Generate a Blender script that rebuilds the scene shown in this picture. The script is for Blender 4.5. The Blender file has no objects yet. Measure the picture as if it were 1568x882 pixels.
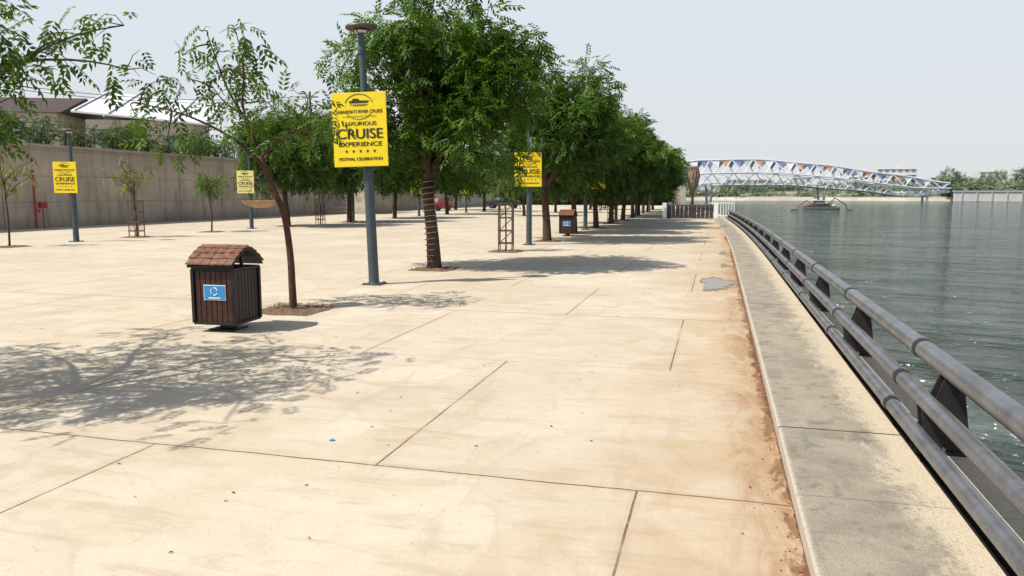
import bpy, math, random
import numpy as np
from mathutils import Vector, Matrix
random.seed(7); rng=np.random.default_rng(7)
S=bpy.context.scene
S.view_settings.view_transform='Standard'; S.view_settings.look='None'; S.view_settings.exposure=0

# ------------------------------------------------------------------ materials
def newmat(name):
    m=bpy.data.materials.new(name); m.use_nodes=True
    nt=m.node_tree; b=nt.nodes['Principled BSDF']
    return m,nt,b
class N:
    def __init__(s,nt): s.nt=nt
    def n(s,t,**k):
        x=s.nt.nodes.new(t)
        for a,v in k.items(): setattr(x,a,v)
        return x
    def l(s,a,b): s.nt.links.new(a,b)
    def put(s,inp,v):
        if isinstance(v,bpy.types.NodeSocket): s.l(v,inp)
        else: inp.default_value=v
    def m(s,op,a,b=None,c=None,clamp=False):
        x=s.n('ShaderNodeMath',operation=op); x.use_clamp=clamp
        s.put(x.inputs[0],a)
        if b is not None: s.put(x.inputs[1],b)
        if c is not None: s.put(x.inputs[2],c)
        return x.outputs[0]
    def mix(s,f,a,b,mode='MIX'):
        x=s.n('ShaderNodeMix',data_type='RGBA',blend_type=mode)
        s.put(x.inputs[0],f); s.put(x.inputs[6],a); s.put(x.inputs[7],b)
        return x.outputs[2]
    def noise(s,vec,scale,detail=4,rough=.55,dist=0):
        x=s.n('ShaderNodeTexNoise'); x.inputs['Scale'].default_value=scale
        x.inputs['Detail'].default_value=detail; x.inputs['Roughness'].default_value=rough
        x.inputs['Distortion'].default_value=dist
        s.l(vec,x.inputs['Vector']); return x.outputs['Fac']
    def ramp(s,f,lo,hi,a=0.,b=1.):
        x=s.n('ShaderNodeMapRange',interpolation_type='SMOOTHSTEP')
        s.put(x.inputs[0],f); x.inputs[1].default_value=lo; x.inputs[2].default_value=hi
        x.inputs[3].default_value=a; x.inputs[4].default_value=b
        return x.outputs[0]
    def scalev(s,vec,sc):
        x=s.n('ShaderNodeMapping'); s.l(vec,x.inputs[0]); x.inputs['Scale'].default_value=sc; return x.outputs[0]
    def bump(s,h,st,dist,b):
        x=s.n('ShaderNodeBump'); x.inputs['Strength'].default_value=st; x.inputs['Distance'].default_value=dist
        s.l(h,x.inputs['Height']); s.l(x.outputs[0],b.inputs['Normal'])
def C(r,g,b): return (r,g,b,1)

def simple(name,col,rough=.7,metal=0,var=.25,scale=8,bump=.2,bdist=.01):
    m,nt,b=newmat(name); h=N(nt)
    co=h.n('ShaderNodeTexCoord').outputs['Object']
    f=h.noise(co,scale,5,.6)
    f2=h.noise(co,scale*7,3,.6)
    ff=h.m('ADD',h.m('MULTIPLY',f,.7),h.m('MULTIPLY',f2,.3))
    a=h.ramp(ff,.3,.7)
    c=h.mix(a,C(*[x*(1-var) for x in col]),C(*[min(1,x*(1+var)) for x in col]))
    h.l(c,b.inputs['Base Color']); b.inputs['Roughness'].default_value=rough; b.inputs['Metallic'].default_value=metal
    if bump: h.bump(ff,bump,bdist,b)
    return m

def pavement_mat():
    m,nt,b=newmat('pavement_concrete'); h=N(nt)
    co=h.n('ShaderNodeTexCoord').outputs['Object']
    sep=h.n('ShaderNodeSeparateXYZ'); h.l(co,sep.inputs[0]); x,y=sep.outputs[0],sep.outputs[1]
    big=h.noise(co,.35,5,.6,.4); mid=h.noise(co,1.7,6,.65,.3); fine=h.noise(co,22,4,.7); grit=h.noise(co,95,2,.7)
    c=h.mix(h.ramp(big,.32,.68),C(.575,.475,.335),C(.655,.57,.44))
    c=h.mix(h.ramp(mid,.42,.75,0,.5),c,C(.70,.635,.52))
    c=h.mix(h.ramp(mid,.25,.45,.45,0),c,C(.47,.355,.23))
    # smears
    st=h.noise(h.scalev(co,(1.1,5.5,1)),1.1,6,.68,.6)
    c=h.mix(h.ramp(st,.50,.68,0,.5),c,C(.45,.34,.22))
    st2=h.noise(h.scalev(co,(4.,.9,1)),.8,6,.7,.8)
    c=h.mix(h.ramp(st2,.54,.66,0,.38),c,C(.46,.37,.265))
    # dried-water edges
    te=h.noise(co,.45,4,.55,.8)
    ed=h.ramp(h.m('ABSOLUTE',h.m('SUBTRACT',te,.52)),.0,.02,.2,0)
    c=h.mix(ed,c,C(.40,.28,.18))
    c=h.mix(h.ramp(te,.52,.53,0,.13),c,C(.42,.33,.24))
    # staggered slab rows
    row=h.m('FLOOR',h.m('DIVIDE',h.m('SUBTRACT',y,4.3),3.15))
    par=h.m('MODULO',h.m('ADD',row,100),2)
    xo=h.m('ADD',x,.4)
    shift=h.m('MULTIPLY',h.m('SUBTRACT',1,par),1.635)
    vx=h.m('FLOOR',h.m('DIVIDE',h.m('ADD',xo,shift),3.27))
    cmb=h.n('ShaderNodeCombineXYZ'); h.l(vx,cmb.inputs[0]); h.l(row,cmb.inputs[1])
    wn=h.n('ShaderNodeTexWhiteNoise'); h.l(cmb.outputs[0],wn.inputs['Vector'])
    c=h.mix(h.m('MULTIPLY',wn.outputs['Value'],.25),c,C(.50,.41,.30))
    # soil stain near kerb
    s1=h.ramp(x,-2.8,.45); n1=h.noise(co,.9,6,.7,.8)
    f=h.ramp(h.m('ADD',h.m('MULTIPLY',s1,.72),h.m('MULTIPLY',n1,.95)),.80,1.46,0,.72)
    c=h.mix(f,c,C(.46,.295,.145))
    s2=h.ramp(x,-.55,.42); n2=h.noise(h.scalev(co,(2.2,.9,1)),1.4,7,.75,1.0)
    f=h.ramp(h.m('ADD',h.m('MULTIPLY',s2,.8),n2),1.06,1.46,0,.8)
    c=h.mix(f,c,C(.33,.175,.075))
    n3=h.noise(h.scalev(co,(3,1.3,1)),1.9,7,.75,.8)
    f=h.ramp(h.m('ADD',h.ramp(x,.12,.44),h.m('MULTIPLY',n3,1.3)),1.52,1.66,0,.8)
    c=h.mix(f,c,C(.18,.085,.038))
    # dark round stains / spots
    vo=h.n('ShaderNodeTexVoronoi'); vo.inputs['Scale'].default_value=1.6; h.l(co,vo.inputs['Vector'])
    sp=h.ramp(h.m('ADD',vo.outputs['Distance'],h.m('MULTIPLY',fine,.02)),.026,.038,.75,0)
    c=h.mix(sp,c,C(.18,.11,.08))
    c=h.mix(h.ramp(fine,.56,.76,0,.45),c,C(.36,.26,.17))
    c=h.mix(h.ramp(grit,.56,.72,0,.55),c,C(.31,.235,.17))
    # joints
    wob=h.m('MULTIPLY',h.m('SUBTRACT',h.noise(co,1.3,5,.7),.5),.05)
    def line(v,o,p,w,wb):
        q=h.m('DIVIDE',h.m('SUBTRACT',h.m('ADD',v,wb),o),p)
        q=h.m('ABSOLUTE',h.m('SUBTRACT',h.m('FRACT',h.m('ADD',q,.5)),.5))
        return h.ramp(h.m('MULTIPLY',q,p),w*.45,w,1,0)
    ly=line(y,4.3,6.3,.011,wob)
    ly2=h.m('MULTIPLY',line(y,7.45,6.3,.007,wob),h.ramp(mid,.46,.56,.1,.8))
    lx=h.m('MULTIPLY',line(h.m('ADD',xo,shift),0,3.27,.009,h.m('MULTIPLY',wob,.4)),h.ramp(h.noise(co,.9,3),.33,.5,.25,1))
    L=h.m('MAXIMUM',h.m('MAXIMUM',ly,ly2),lx)
    L=h.m('MULTIPLY',L,h.ramp(fine,.25,.5,.4,.95))
    c=h.mix(L,c,C(.13,.075,.045))
    Lh=h.m('MAXIMUM',line(y,4.3,6.3,.07,wob),line(h.m('ADD',xo,shift),0,3.27,.05,wob))
    c=h.mix(h.m('MULTIPLY',Lh,h.ramp(mid,.4,.6,0,.22)),c,C(.40,.27,.17))
    h.l(c,b.inputs['Base Color']); b.inputs['Roughness'].default_value=.85
    b.inputs['Specular IOR Level'].default_value=.25
    hh=h.m('SUBTRACT',h.m('ADD',h.m('MULTIPLY',fine,.3),h.m('MULTIPLY',grit,.25)),L)
    h.bump(hh,.5,.012,b)
    return m

def coping_mat():
    m,nt,b=newmat('coping_stone'); h=N(nt)
    co=h.n('ShaderNodeTexCoord').outputs['UV']  # u = across (m), v = along (m)
    sep=h.n('ShaderNodeSeparateXYZ'); h.l(co,sep.inputs[0]); u,v=sep.outputs[0],sep.outputs[1]
    n1=h.noise(co,2.3,6,.65,.3); n2=h.noise(co,30,4,.7); n3=h.noise(h.scalev(co,(1,.45,1)),6,6,.75,.5)
    n4=h.noise(co,80,3,.7); n5=h.noise(co,5,6,.7,.6)
    slab=h.m('FLOOR',h.m('DIVIDE',h.m('SUBTRACT',v,5.45),1.25))
    wn=h.n('ShaderNodeTexWhiteNoise'); wn.noise_dimensions='1D'; h.l(slab,wn.inputs['W'])
    g=h.mix(h.ramp(n1,.3,.7),C(.26,.225,.165),C(.40,.345,.255))
    g=h.mix(h.m('MULTIPLY',wn.outputs['Value'],.4),g,C(.47,.40,.29))
    g=h.mix(h.ramp(n5,.50,.66,0,.6),g,C(.17,.14,.10))
    cream=h.mix(n3,C(.68,.57,.40),C(.55,.45,.31))
    f=h.ramp(h.m('ADD',h.m('ADD',u,h.m('MULTIPLY',h.m('SUBTRACT',n3,.5),.8)),h.m('MULTIPLY',h.m('SUBTRACT',n2,.5),.45)),.46,.68)
    c=h.mix(f,g,cream)
    c=h.mix(h.ramp(u,.0,.035,.8,0),c,C(.58,.51,.42))
    c=h.mix(h.ramp(n2,.54,.72,0,.5),c,C(.18,.14,.10))
    c=h.mix(h.ramp(n4,.54,.68,0,.65),c,C(.15,.12,.085))
    c=h.mix(h.ramp(n3,.60,.70,0,.45),c,C(.56,.48,.35))
    c=h.mix(h.ramp(n5,.66,.70,0,.4),c,C(.30,.18,.10))
    q=h.m('ABSOLUTE',h.m('SUBTRACT',h.m('FRACT',h.m('ADD',h.m('DIVIDE',h.m('SUBTRACT',v,5.45),1.25),.5)),.5))
    jf=h.ramp(q,.002,.006,.45,0)
    q2=h.m('ABSOLUTE',h.m('SUBTRACT',h.m('FRACT',h.m('ADD',h.m('DIVIDE',h.m('SUBTRACT',v,5.45),6.25),.5)),.5))
    jf2=h.ramp(q2,.0013,.0022,1,0)
    c=h.mix(h.m('MAXIMUM',jf,jf2),c,C(.07,.05,.04))
    h.l(c,b.inputs['Base Color']); b.inputs['Roughness'].default_value=.8
    h.bump(h.m('SUBTRACT',h.m('ADD',n2,n4),h.m('MAXIMUM',jf,jf2)),.6,.014,b)
    return m

def wall_mat():
    m,nt,b=newmat('wall_concrete'); h=N(nt)
    co=h.n('ShaderNodeTexCoord').outputs['Object']
    sep=h.n('ShaderNodeSeparateXYZ'); h.l(co,sep.inputs[0]); y,z=sep.outputs[1],sep.outputs[2]
    n1=h.noise(co,.5,6,.65,.5); st=h.noise(h.scalev(co,(1,1.5,.15)),1.6,5,.7); n2=h.noise(co,9,4,.7)
    c=h.mix(h.ramp(n1,.3,.7),C(.38,.32,.25),C(.54,.46,.37))
    c=h.mix(h.ramp(st,.48,.68,0,.6),c,C(.23,.18,.14))
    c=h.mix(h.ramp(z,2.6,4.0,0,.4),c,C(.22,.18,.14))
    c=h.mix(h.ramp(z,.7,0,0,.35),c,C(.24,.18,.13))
    c=h.mix(h.ramp(n2,.6,.75,0,.3),c,C(.3,.25,.2))
    def line(v,p,w):
        q=h.m('ABSOLUTE',h.m('SUBTRACT',h.m('FRACT',h.m('ADD',h.m('DIVIDE',v,p),.5)),.5))
        return h.ramp(h.m('MULTIPLY',q,p),w*.5,w,1,0)
    L=h.m('MAXIMUM',line(y,4.2,.05),h.m('MULTIPLY',line(z,1.3,.03),.5))
    c=h.mix(h.m('MULTIPLY',L,.8),c,C(.14,.11,.09))
    h.l(c,b.inputs['Base Color']); b.inputs['Roughness'].default_value=.9
    h.bump(n2,.3,.02,b); return m

def water_mat():
    m,nt,b=newmat('river_water'); h=N(nt)
    co=h.n('ShaderNodeTexCoord').outputs['Object']
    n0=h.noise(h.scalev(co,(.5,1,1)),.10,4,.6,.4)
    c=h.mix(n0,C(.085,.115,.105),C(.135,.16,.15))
    # rotate so that crests run roughly across the river, wind from the left
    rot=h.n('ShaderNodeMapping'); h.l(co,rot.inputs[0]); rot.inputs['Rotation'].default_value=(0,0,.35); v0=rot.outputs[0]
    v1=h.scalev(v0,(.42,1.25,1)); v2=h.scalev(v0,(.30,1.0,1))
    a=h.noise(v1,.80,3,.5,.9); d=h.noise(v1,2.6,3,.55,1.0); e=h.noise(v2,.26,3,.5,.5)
    wave_shade=h.ramp(h.m('ADD',h.m('MULTIPLY',a,.6),h.m('MULTIPLY',e,.4)),.38,.62)
    c=h.mix(wave_shade,C(.035,.055,.045),c)  # ripple shading put into the base colour: troughs darker, crests lighter
    h.l(c,b.inputs['Base Color'])
    b.inputs['Roughness'].default_value=.06; b.inputs['IOR'].default_value=1.33
    hh=h.m('ADD',h.m('ADD',h.m('MULTIPLY',a,1.2),h.m('MULTIPLY',d,.30)),h.m('MULTIPLY',e,2.2))
    h.bump(hh,1.0,1.6,b); return m

def leaf_mat(name,lo,hi,trans=.28,tc=(.15,.30,.012)):
    m,nt,b=newmat(name); h=N(nt)
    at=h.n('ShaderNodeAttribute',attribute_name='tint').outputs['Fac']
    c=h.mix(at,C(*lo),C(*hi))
    nt.nodes.remove(b)
    out=[n for n in nt.nodes if n.type=='OUTPUT_MATERIAL'][0]
    d=h.n('ShaderNodeBsdfPrincipled'); h.l(c,d.inputs['Base Color']); d.inputs['Roughness'].default_value=.5
    d.inputs['Specular IOR Level'].default_value=.3
    t=h.n('ShaderNodeBsdfTranslucent')
    h.l(h.mix(.5,c,C(*tc)),t.inputs[0])
    mx=h.n('ShaderNodeMixShader'); mx.inputs[0].default_value=trans
    h.l(d.outputs[0],mx.inputs[1]); h.l(t.outputs[0],mx.inputs[2]); h.l(mx.outputs[0],out.inputs[0])
    return m

M={}
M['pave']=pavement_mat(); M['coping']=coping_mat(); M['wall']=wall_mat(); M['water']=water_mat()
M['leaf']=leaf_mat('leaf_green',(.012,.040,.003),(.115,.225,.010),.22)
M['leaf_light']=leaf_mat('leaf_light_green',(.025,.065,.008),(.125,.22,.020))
M['leaf_dry']=leaf_mat('leaf_dry',(.14,.13,.04),(.34,.33,.08))
M['shrub']=leaf_mat('shrub_leaf',(.025,.055,.010),(.11,.17,.03),.2)
M['far_leaf']=leaf_mat('far_leaf',(.15,.20,.12),(.25,.30,.18),.1)  # paler greens: distance haze painted into the leaf colour
M['pink']=simple('bougainvillea_pink',(.60,.08,.18),.7)
M['bark']=simple('bark',(.065,.037,.025),.9,0,.45,14,.8,.03)
M['bark_red']=simple('bark_reddish',(.075,.030,.022),.85,0,.4,14,.5,.02)
M['soil']=simple('soil',(.17,.105,.06),.95,0,.5,12,.8,.03)
M['dirt']=simple('kerb_dirt',(.15,.065,.03),.95,0,.5,9,.9,.03)
M['wet']=simple('wet_concrete',(.26,.165,.10),.4,0,.2,5,.2)
M['pole']=simple('pole_paint',(.055,.075,.088),.45,.2,.2,6,.05)
M['lamp_rim']=simple('lamp_rim',(.10,.085,.07),.5,.3,.15,6,.05)
M['lamp_glass']=simple('lamp_diffuser',(.6,.58,.52),.3,0,.05,6,0)
M['rail']=simple('railing_grey_paint',(.165,.165,.172),.36,.35,.30,5,.15)
M['railwear']=simple('railing_joint_black',(.02,.02,.022),.6,0,.3,12,.1)
M['fin']=simple('railing_bracket',(.020,.015,.015),.6,.1,.4,12,.2)
M['yellow']=simple('sign_yellow',(.88,.66,.010),.45,0,.04,3,0)
M['ink']=simple('sign_ink',(.03,.03,.02),.6,0,.1,3,0)
M['cream']=simple('sign_cream',(.80,.68,.24),.5,0,.04,3,0)
M['wood']=simple('bin_wood',(.050,.014,.010),.5,0,.5,18,.3)
M['tile']=simple('bin_roof_tile',(.20,.088,.05),.6,0,.6,14,.4)
M['binblack']=simple('bin_frame',(.010,.007,.007),.5,.1,.3,10,.1)
M['blue']=simple('label_blue',(.03,.25,.55),.5,0,.05,5,0)
M['white']=simple('white_paint',(.80,.80,.78),.5,0,.05,3,.05)
M['far_white']=simple('bridge_white',(.72,.735,.76),.5,0,.05,.5,0)
M['far_grey']=simple('bridge_grey',(.42,.45,.48),.6,0,.15,.3,0)
M['orange']=simple('panel_orange',(.56,.28,.17),.6,0,.1,1,0)
M['panelblue']=simple('panel_blue',(.17,.24,.38),.6,0,.1,1,0)
M['metal_brown']=simple('guard_metal',(.13,.085,.06),.6,.2,.3,10,.1)
M['metal_dark']=simple('fence_dark',(.09,.08,.075),.6,.2,.3,10,.1)
M['farbank']=simple('far_bank_earth',(.44,.40,.33),.9,0,.25,.04,.2)  # earth colour paled to paint in distance haze
M['fargrass']=simple('far_bank_grass',(.25,.29,.18),.9,0,.3,.03,.2)  # grass paled likewise, haze put into the colour
M['land']=simple('terrace_ground',(.36,.30,.22),.95,0,.3,.1,.2)
M['build']=simple('building_plaster',(.50,.45,.40),.8,0,.1,.5,.05)
M['buildfar']=simple('far_building_plaster',(.58,.55,.54),.8,0,.12,.2,.05)  # paler than the near plaster, with haze painted in
M['window']=simple('window_glass',(.18,.20,.23),.2,0,.1,2,0)
M['roofred']=simple('roof_brown',(.07,.045,.04),.8,0,.3,3,.1)
M['red']=simple('red_paint',(.38,.04,.03),.5,0,.15,5,0)
M['boatgreen']=simple('boat_green',(.07,.10,.08),.6,0,.3,.6,0)
M['boatdark']=simple('boat_dark',(.07,.06,.06),.6,0,.3,.6,0)
M['clay']=simple('clay',(.42,.28,.15),.8,0,.2,8,.1)
M['thatch']=simple('woven_brown',(.27,.20,.14),.9,0,.5,6,.5,.05)
M['rope']=simple('string_light_wire',(.36,.30,.24),.7,0,.2,10,0)

# ------------------------------------------------------------------ mesh builder
class MB:
    def __init__(s): s.v=[];s.f=[];s.mi=[];s.mats=[];s.uv=None
    def mat(s,k):
        if k not in s.mats: s.mats.append(k)
        return s.mats.index(k)
    def add(s,vs,fs,k,M4=None):
        o=len(s.v); mi=s.mat(k)
        for p in vs:
            p=Vector(p); s.v.append(tuple(M4@p if M4 else p))
        for f in fs: s.f.append(tuple(i+o for i in f)); s.mi.append(mi)
    def box(s,c,d,k,M4=None,bev=0):
        cx,cy,cz=c; x,y,z=[a/2 for a in d]
        if bev<=0:
            vs=[(cx+a*x,cy+b*y,cz+e*z) for e in(-1,1) for b in(-1,1) for a in(-1,1)]
            fs=[(0,2,3,1),(4,5,7,6),(0,1,5,4),(2,6,7,3),(0,4,6,2),(1,3,7,5)]
            s.add(vs,fs,k,M4); return
        import bmesh
        bm=bmesh.new(); bmesh.ops.create_cube(bm,size=1)
        for w in bm.verts: w.co=Vector((w.co.x*2*x,w.co.y*2*y,w.co.z*2*z))
        bmesh.ops.bevel(bm,geom=bm.edges[:],offset=bev,segments=2,affect='EDGES',profile=.5)
        vs=[(w.co.x+cx,w.co.y+cy,w.co.z+cz) for w in bm.verts]; bm.verts.index_update()
        fs=[tuple(w.index for w in f.verts) for f in bm.faces]; bm.free()
        s.add(vs,fs,k,M4)
    def tube(s,pts,rad,k,n=10,cap=True,M4=None):
        pts=[Vector(p) for p in pts]
        if not isinstance(rad,(list,tuple)): rad=[rad]*len(pts)
        vs=[];fs=[]; prev=None
        for i,p in enumerate(pts):
            d=(pts[min(i+1,len(pts)-1)]-pts[max(i-1,0)]).normalized()
            if prev is None:
                a=Vector((0,0,1)) if abs(d.z)<.9 else Vector((1,0,0))
                u=d.cross(a).normalized()
            else:
                u=(prev-d*prev.dot(d)).normalized()
            prev=u; w=d.cross(u)
            for j in range(n):
                t=2*math.pi*j/n; vs.append(p+(u*math.cos(t)+w*math.sin(t))*rad[i])
        for i in range(len(pts)-1):
            for j in range(n):
                a=i*n+j;b=i*n+(j+1)%n; fs.append((a,b,b+n,a+n))
        if cap:
            fs.append(tuple(range(n))[::-1]); fs.append(tuple((len(pts)-1)*n+j for j in range(n)))
        s.add(vs,fs,k,M4)
    def lathe(s,prof,k,n=24,M4=None):
        vs=[];fs=[]
        for r,z in prof:
            for j in range(n):
                t=2*math.pi*j/n; vs.append((r*math.cos(t),r*math.sin(t),z))
        for i in range(len(prof)-1):
            for j in range(n):
                a=i*n+j;b=i*n+(j+1)%n; fs.append((a,b,b+n,a+n))
        fs.append(tuple(range(n))[::-1]); fs.append(tuple((len(prof)-1)*n+j for j in range(n)))
        s.add(vs,fs,k,M4)
    def mesh(s,name,smooth=True):
        me=bpy.data.meshes.new(name); me.from_pydata(s.v,[],s.f)
        for k in s.mats: me.materials.append(M[k])
        me.polygons.foreach_set('material_index',s.mi)
        me.update()
        if smooth:
            me.shade_smooth()
            try: me.set_sharp_from_angle(angle=math.radians(40))
            except Exception: pass
        return me
    def obj(s,name,loc=(0,0,0),rot=(0,0,0),smooth=True):
        return place(s.mesh(name,smooth),name,loc,rot)
def place(me,name,loc=(0,0,0),rot=(0,0,0),sc=(1,1,1),parent=None):
    o=bpy.data.objects.new(name,me); S.collection.objects.link(o)
    o.location=loc;o.rotation_euler=rot;o.scale=sc
    if parent: o.parent=parent
    return o
def T(x,y,z): return Matrix.Translation((x,y,z))

# ------------------------------------------------------------------ kerb curve
def kx(y):
    if y<18: return .45
    if y<55: return .45-.0006*(y-18)**2
    return .45-.0006*37**2-.05*(y-55)-.0012*(y-55)**2
def kn(y):
    d=(kx(y+.5)-kx(y-.5)); L=math.hypot(1,d); return (1/L,-d/L) # outward (river side) normal
def off(y,a,z):
    n=kn(y); return (kx(y)+n[0]*a,y+n[1]*a,z)
YS=[-4+i*1.0 for i in range(22)]+[18+i*1.5 for i in range(1,26)]+[55.5+i*4 for i in range(1,28)]

# pavement sheet
b=MB(); vs=[];fs=[]
for i,y in enumerate(YS): vs+= [(-33.0,y,0),(kx(y)+.004,y,0)]
for i in range(len(YS)-1): fs.append((2*i,2*i+1,2*i+3,2*i+2))
b.add(vs,fs,'pave'); b.obj('promenade_pavement',smooth=False)

# coping kerb profile swept
prof=[(-.0,-.3),(-.0,.095),(.012,.108),(.10,.108),(.77,.108),(.775,.02),(.86,.02),(.865,.085),(1.12,.085),(1.13,.07),(1.13,-2.6)]
me=bpy.data.meshes.new('coping'); vs=[];fs=[];uvs=[]
for y in YS:
    for a,z in prof: vs.append(off(y,a,z))
n=len(prof)
for i in range(len(YS)-1):
    for j in range(n-1):
        fs.append((i*n+j,i*n+j+1,(i+1)*n+j+1,(i+1)*n+j))
        ux=[prof[j][0],prof[j+1][0]]
        uvs+=[(ux[0],YS[i]),(ux[1],YS[i]),(ux[1],YS[i+1]),(ux[0],YS[i+1])]
me.from_pydata(vs,[],fs); uvl=me.uv_layers.new(name='UVMap')
for i,u in enumerate(uvs): uvl.data[i].uv=u
me.materials.append(M['coping']); me.materials.append(M['fin']); me.update()
for i,p in enumerate(me.polygons):
    if i%(n-1) in (4,5,6): p.material_index=1
place(me,'river_kerb_coping')

# dirt accumulated against kerb
b=MB(); vs=[];fs=[]; ys=np.arange(2.2,34,.04)
for i,y in enumerate(ys):
    a_=math.sin(y*1.7)+math.sin(y*.63+1)+.6*math.sin(y*4.1+.5)
    w=max(.006,.018+.036*max(0,a_)*(.7+.3*math.sin(y*9))+random.uniform(-.014,.020))
    if math.sin(y*.9+.4)<-.45: w*=.35
    vs+=[(kx(y)-w,y,.002),(kx(y)-w*.4,y+random.uniform(-.015,.015),.004+w*.10),(kx(y)-.001,y,.006+w*.2)]
for i in range(len(ys)-1):
    for j in range(2): fs.append((3*i+j,3*i+j+1,3*i+4+j,3*i+3+j))
b.add(vs,fs,'dirt')
for i in range(160):
    y=random.uniform(2.5,14); x=kx(y)-abs(random.gauss(0,.06))-.01; s_=random.uniform(.002,.005)
    b.box((x,y,s_*.6),(s_*2,s_*1.5,s_*1.2),'dirt',None)
b.obj('kerb_dirt',smooth=False)

# puddle with damp margin
m,nt,bb=newmat('puddle_water'); bb.inputs['Base Color'].default_value=C(.22,.155,.11); bb.inputs['Roughness'].default_value=.08; bb.inputs['IOR'].default_value=1.18
M['puddle']=m
b=MB()
def blob(cx,cy,rx,ry,z,key,ph=0):
    pts=[]
    for j in range(72):
        t=2*math.pi*j/72; rr=1+.18*math.sin(3*t+1+ph)+.12*math.sin(5*t+ph)+.06*math.sin(11*t)+.04*math.sin(19*t+ph)
        pts.append((cx+rx*rr*math.cos(t),cy+ry*rr*math.sin(t),z))
    b.add(pts,[tuple(range(72))],key)
blob(.03,15.1,.32,1.15,.004,'wet'); blob(.0,15.05,.25,.9,.008,'puddle',.2)
blob(.20,19.0,.10,.5,.004,'wet',1); blob(.2,23.0,.12,.7,.004,'wet',2)
b.obj('puddle',smooth=False)

# ------------------------------------------------------------------ railing
PIPES=[(.98,.62,.066),(.855,.405,.053),(.80,.208,.05)]
yy=[-3+i*.75 for i in range(75)]
b=MB()
for a,z,rd in PIPES:
    b.tube([off(y,a,z) for y in yy if y<54],rd,'rail',20)
posts=[y for y in np.arange(-.85,54,3.05)]
for i,y in enumerate(posts):
    nx,ny=kn(y)
    for dy in (-.06,.06):
        M4=Matrix.Translation((kx(y),y+dy,0))@Matrix.Rotation(math.atan2(ny,nx),4,'Z')
        t=.008
        P=[(.80,.08),(1.10,.08),(1.10,.20),(1.05,.55),(1.00,.60),(.95,.58),(.90,.44),(.86,.42),(.82,.38),(.84,.25),(.80,.22)]
        vs=[(p[0],-t,p[1]) for p in P]+[(p[0],t,p[1]) for p in P]; k=len(P)
        fs=[tuple(range(k)),tuple(range(2*k-1,k-1,-1))]+[(q,q+k,(q+1)%k+k,(q+1)%k) for q in range(k)]
        b.add(vs,fs,'fin',M4)
    b.box((.96,0,.098),(.30,.2,.022),'fin',Matrix.Translation((kx(y),y,0)))
    for q in(-1,1): b.tube([(kx(y)+.96,y+q*.085,.1),(kx(y)+.96,y+q*.085,.13)],.012,'rail',6)
    for a,z,rd in PIPES:
        yj=y+.62
        b.tube([off(yj-.035,a,z),off(yj+.035,a,z)],rd+.004,'railwear',16)
        b.tube([off(yj+.036,a,z),off(yj+.11,a,z)],rd+.009,'rail',16)
b.obj('pipe_railing')

# ------------------------------------------------------------------ street lamps
def lamp(loc,h=4.74,lean=0):
    b=MB()
    b.box((0,0,.012),(.36,.36,.024),'pole',None)
    for a in(-1,1):
        for c in(-1,1): b.tube([(a*.14,c*.14,.02),(a*.14,c*.14,.05)],.014,'metal_dark',6)
    b.lathe([(.115,.024),(.098,.06),(.096,.5),(.092,h*.50),(.090,h*.5+.01),(.066,h*.5+.05),(.062,h-.35),(.06,h-.12)],'pole',20)
    b.lathe([(.075,h-.50),(.08,h-.47),(.08,h-.40),(.075,h-.37)],'pole',20)
    for t in range(3):
        an=t*2.1+.3; b.tube([(.05*math.cos(an),.05*math.sin(an),h-.14),(.2*math.cos(an),.2*math.sin(an),h-.045)],.012,'pole',6)
    b.lathe([(.10,h-.12),(.12,h-.08),(.05,h-.05)],'lamp_glass',20)
    b.lathe([(.20,h-.05),(.27,h-.045),(.285,h-.02),(.27,h+.01),(.12,h+.035),(.0005,h+.045)],'lamp_rim',28)
    return b.obj('street_lamp',loc,(0,math.radians(lean),0))
def textmesh(body,size,w=None):
    cu=bpy.data.curves.new('t','FONT'); cu.body=body; cu.size=size; cu.align_x='CENTER'; cu.align_y='CENTER'
    o=bpy.data.objects.new('t',cu); S.collection.objects.link(o)
    bpy.context.view_layer.update()
    me=bpy.data.meshes.new_from_object(o.evaluated_get(bpy.context.evaluated_depsgraph_get()))
    vs=[tuple(v.co) for v in me.vertices]; fs=[tuple(p.vertices) for p in me.polygons]
    bpy.data.objects.remove(o)
    if w and vs:
        xs=[v[0] for v in vs]; k=w/(max(xs)-min(xs)); vs=[(v[0]*k,v[1],0) for v in vs]
    return vs,fs
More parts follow.
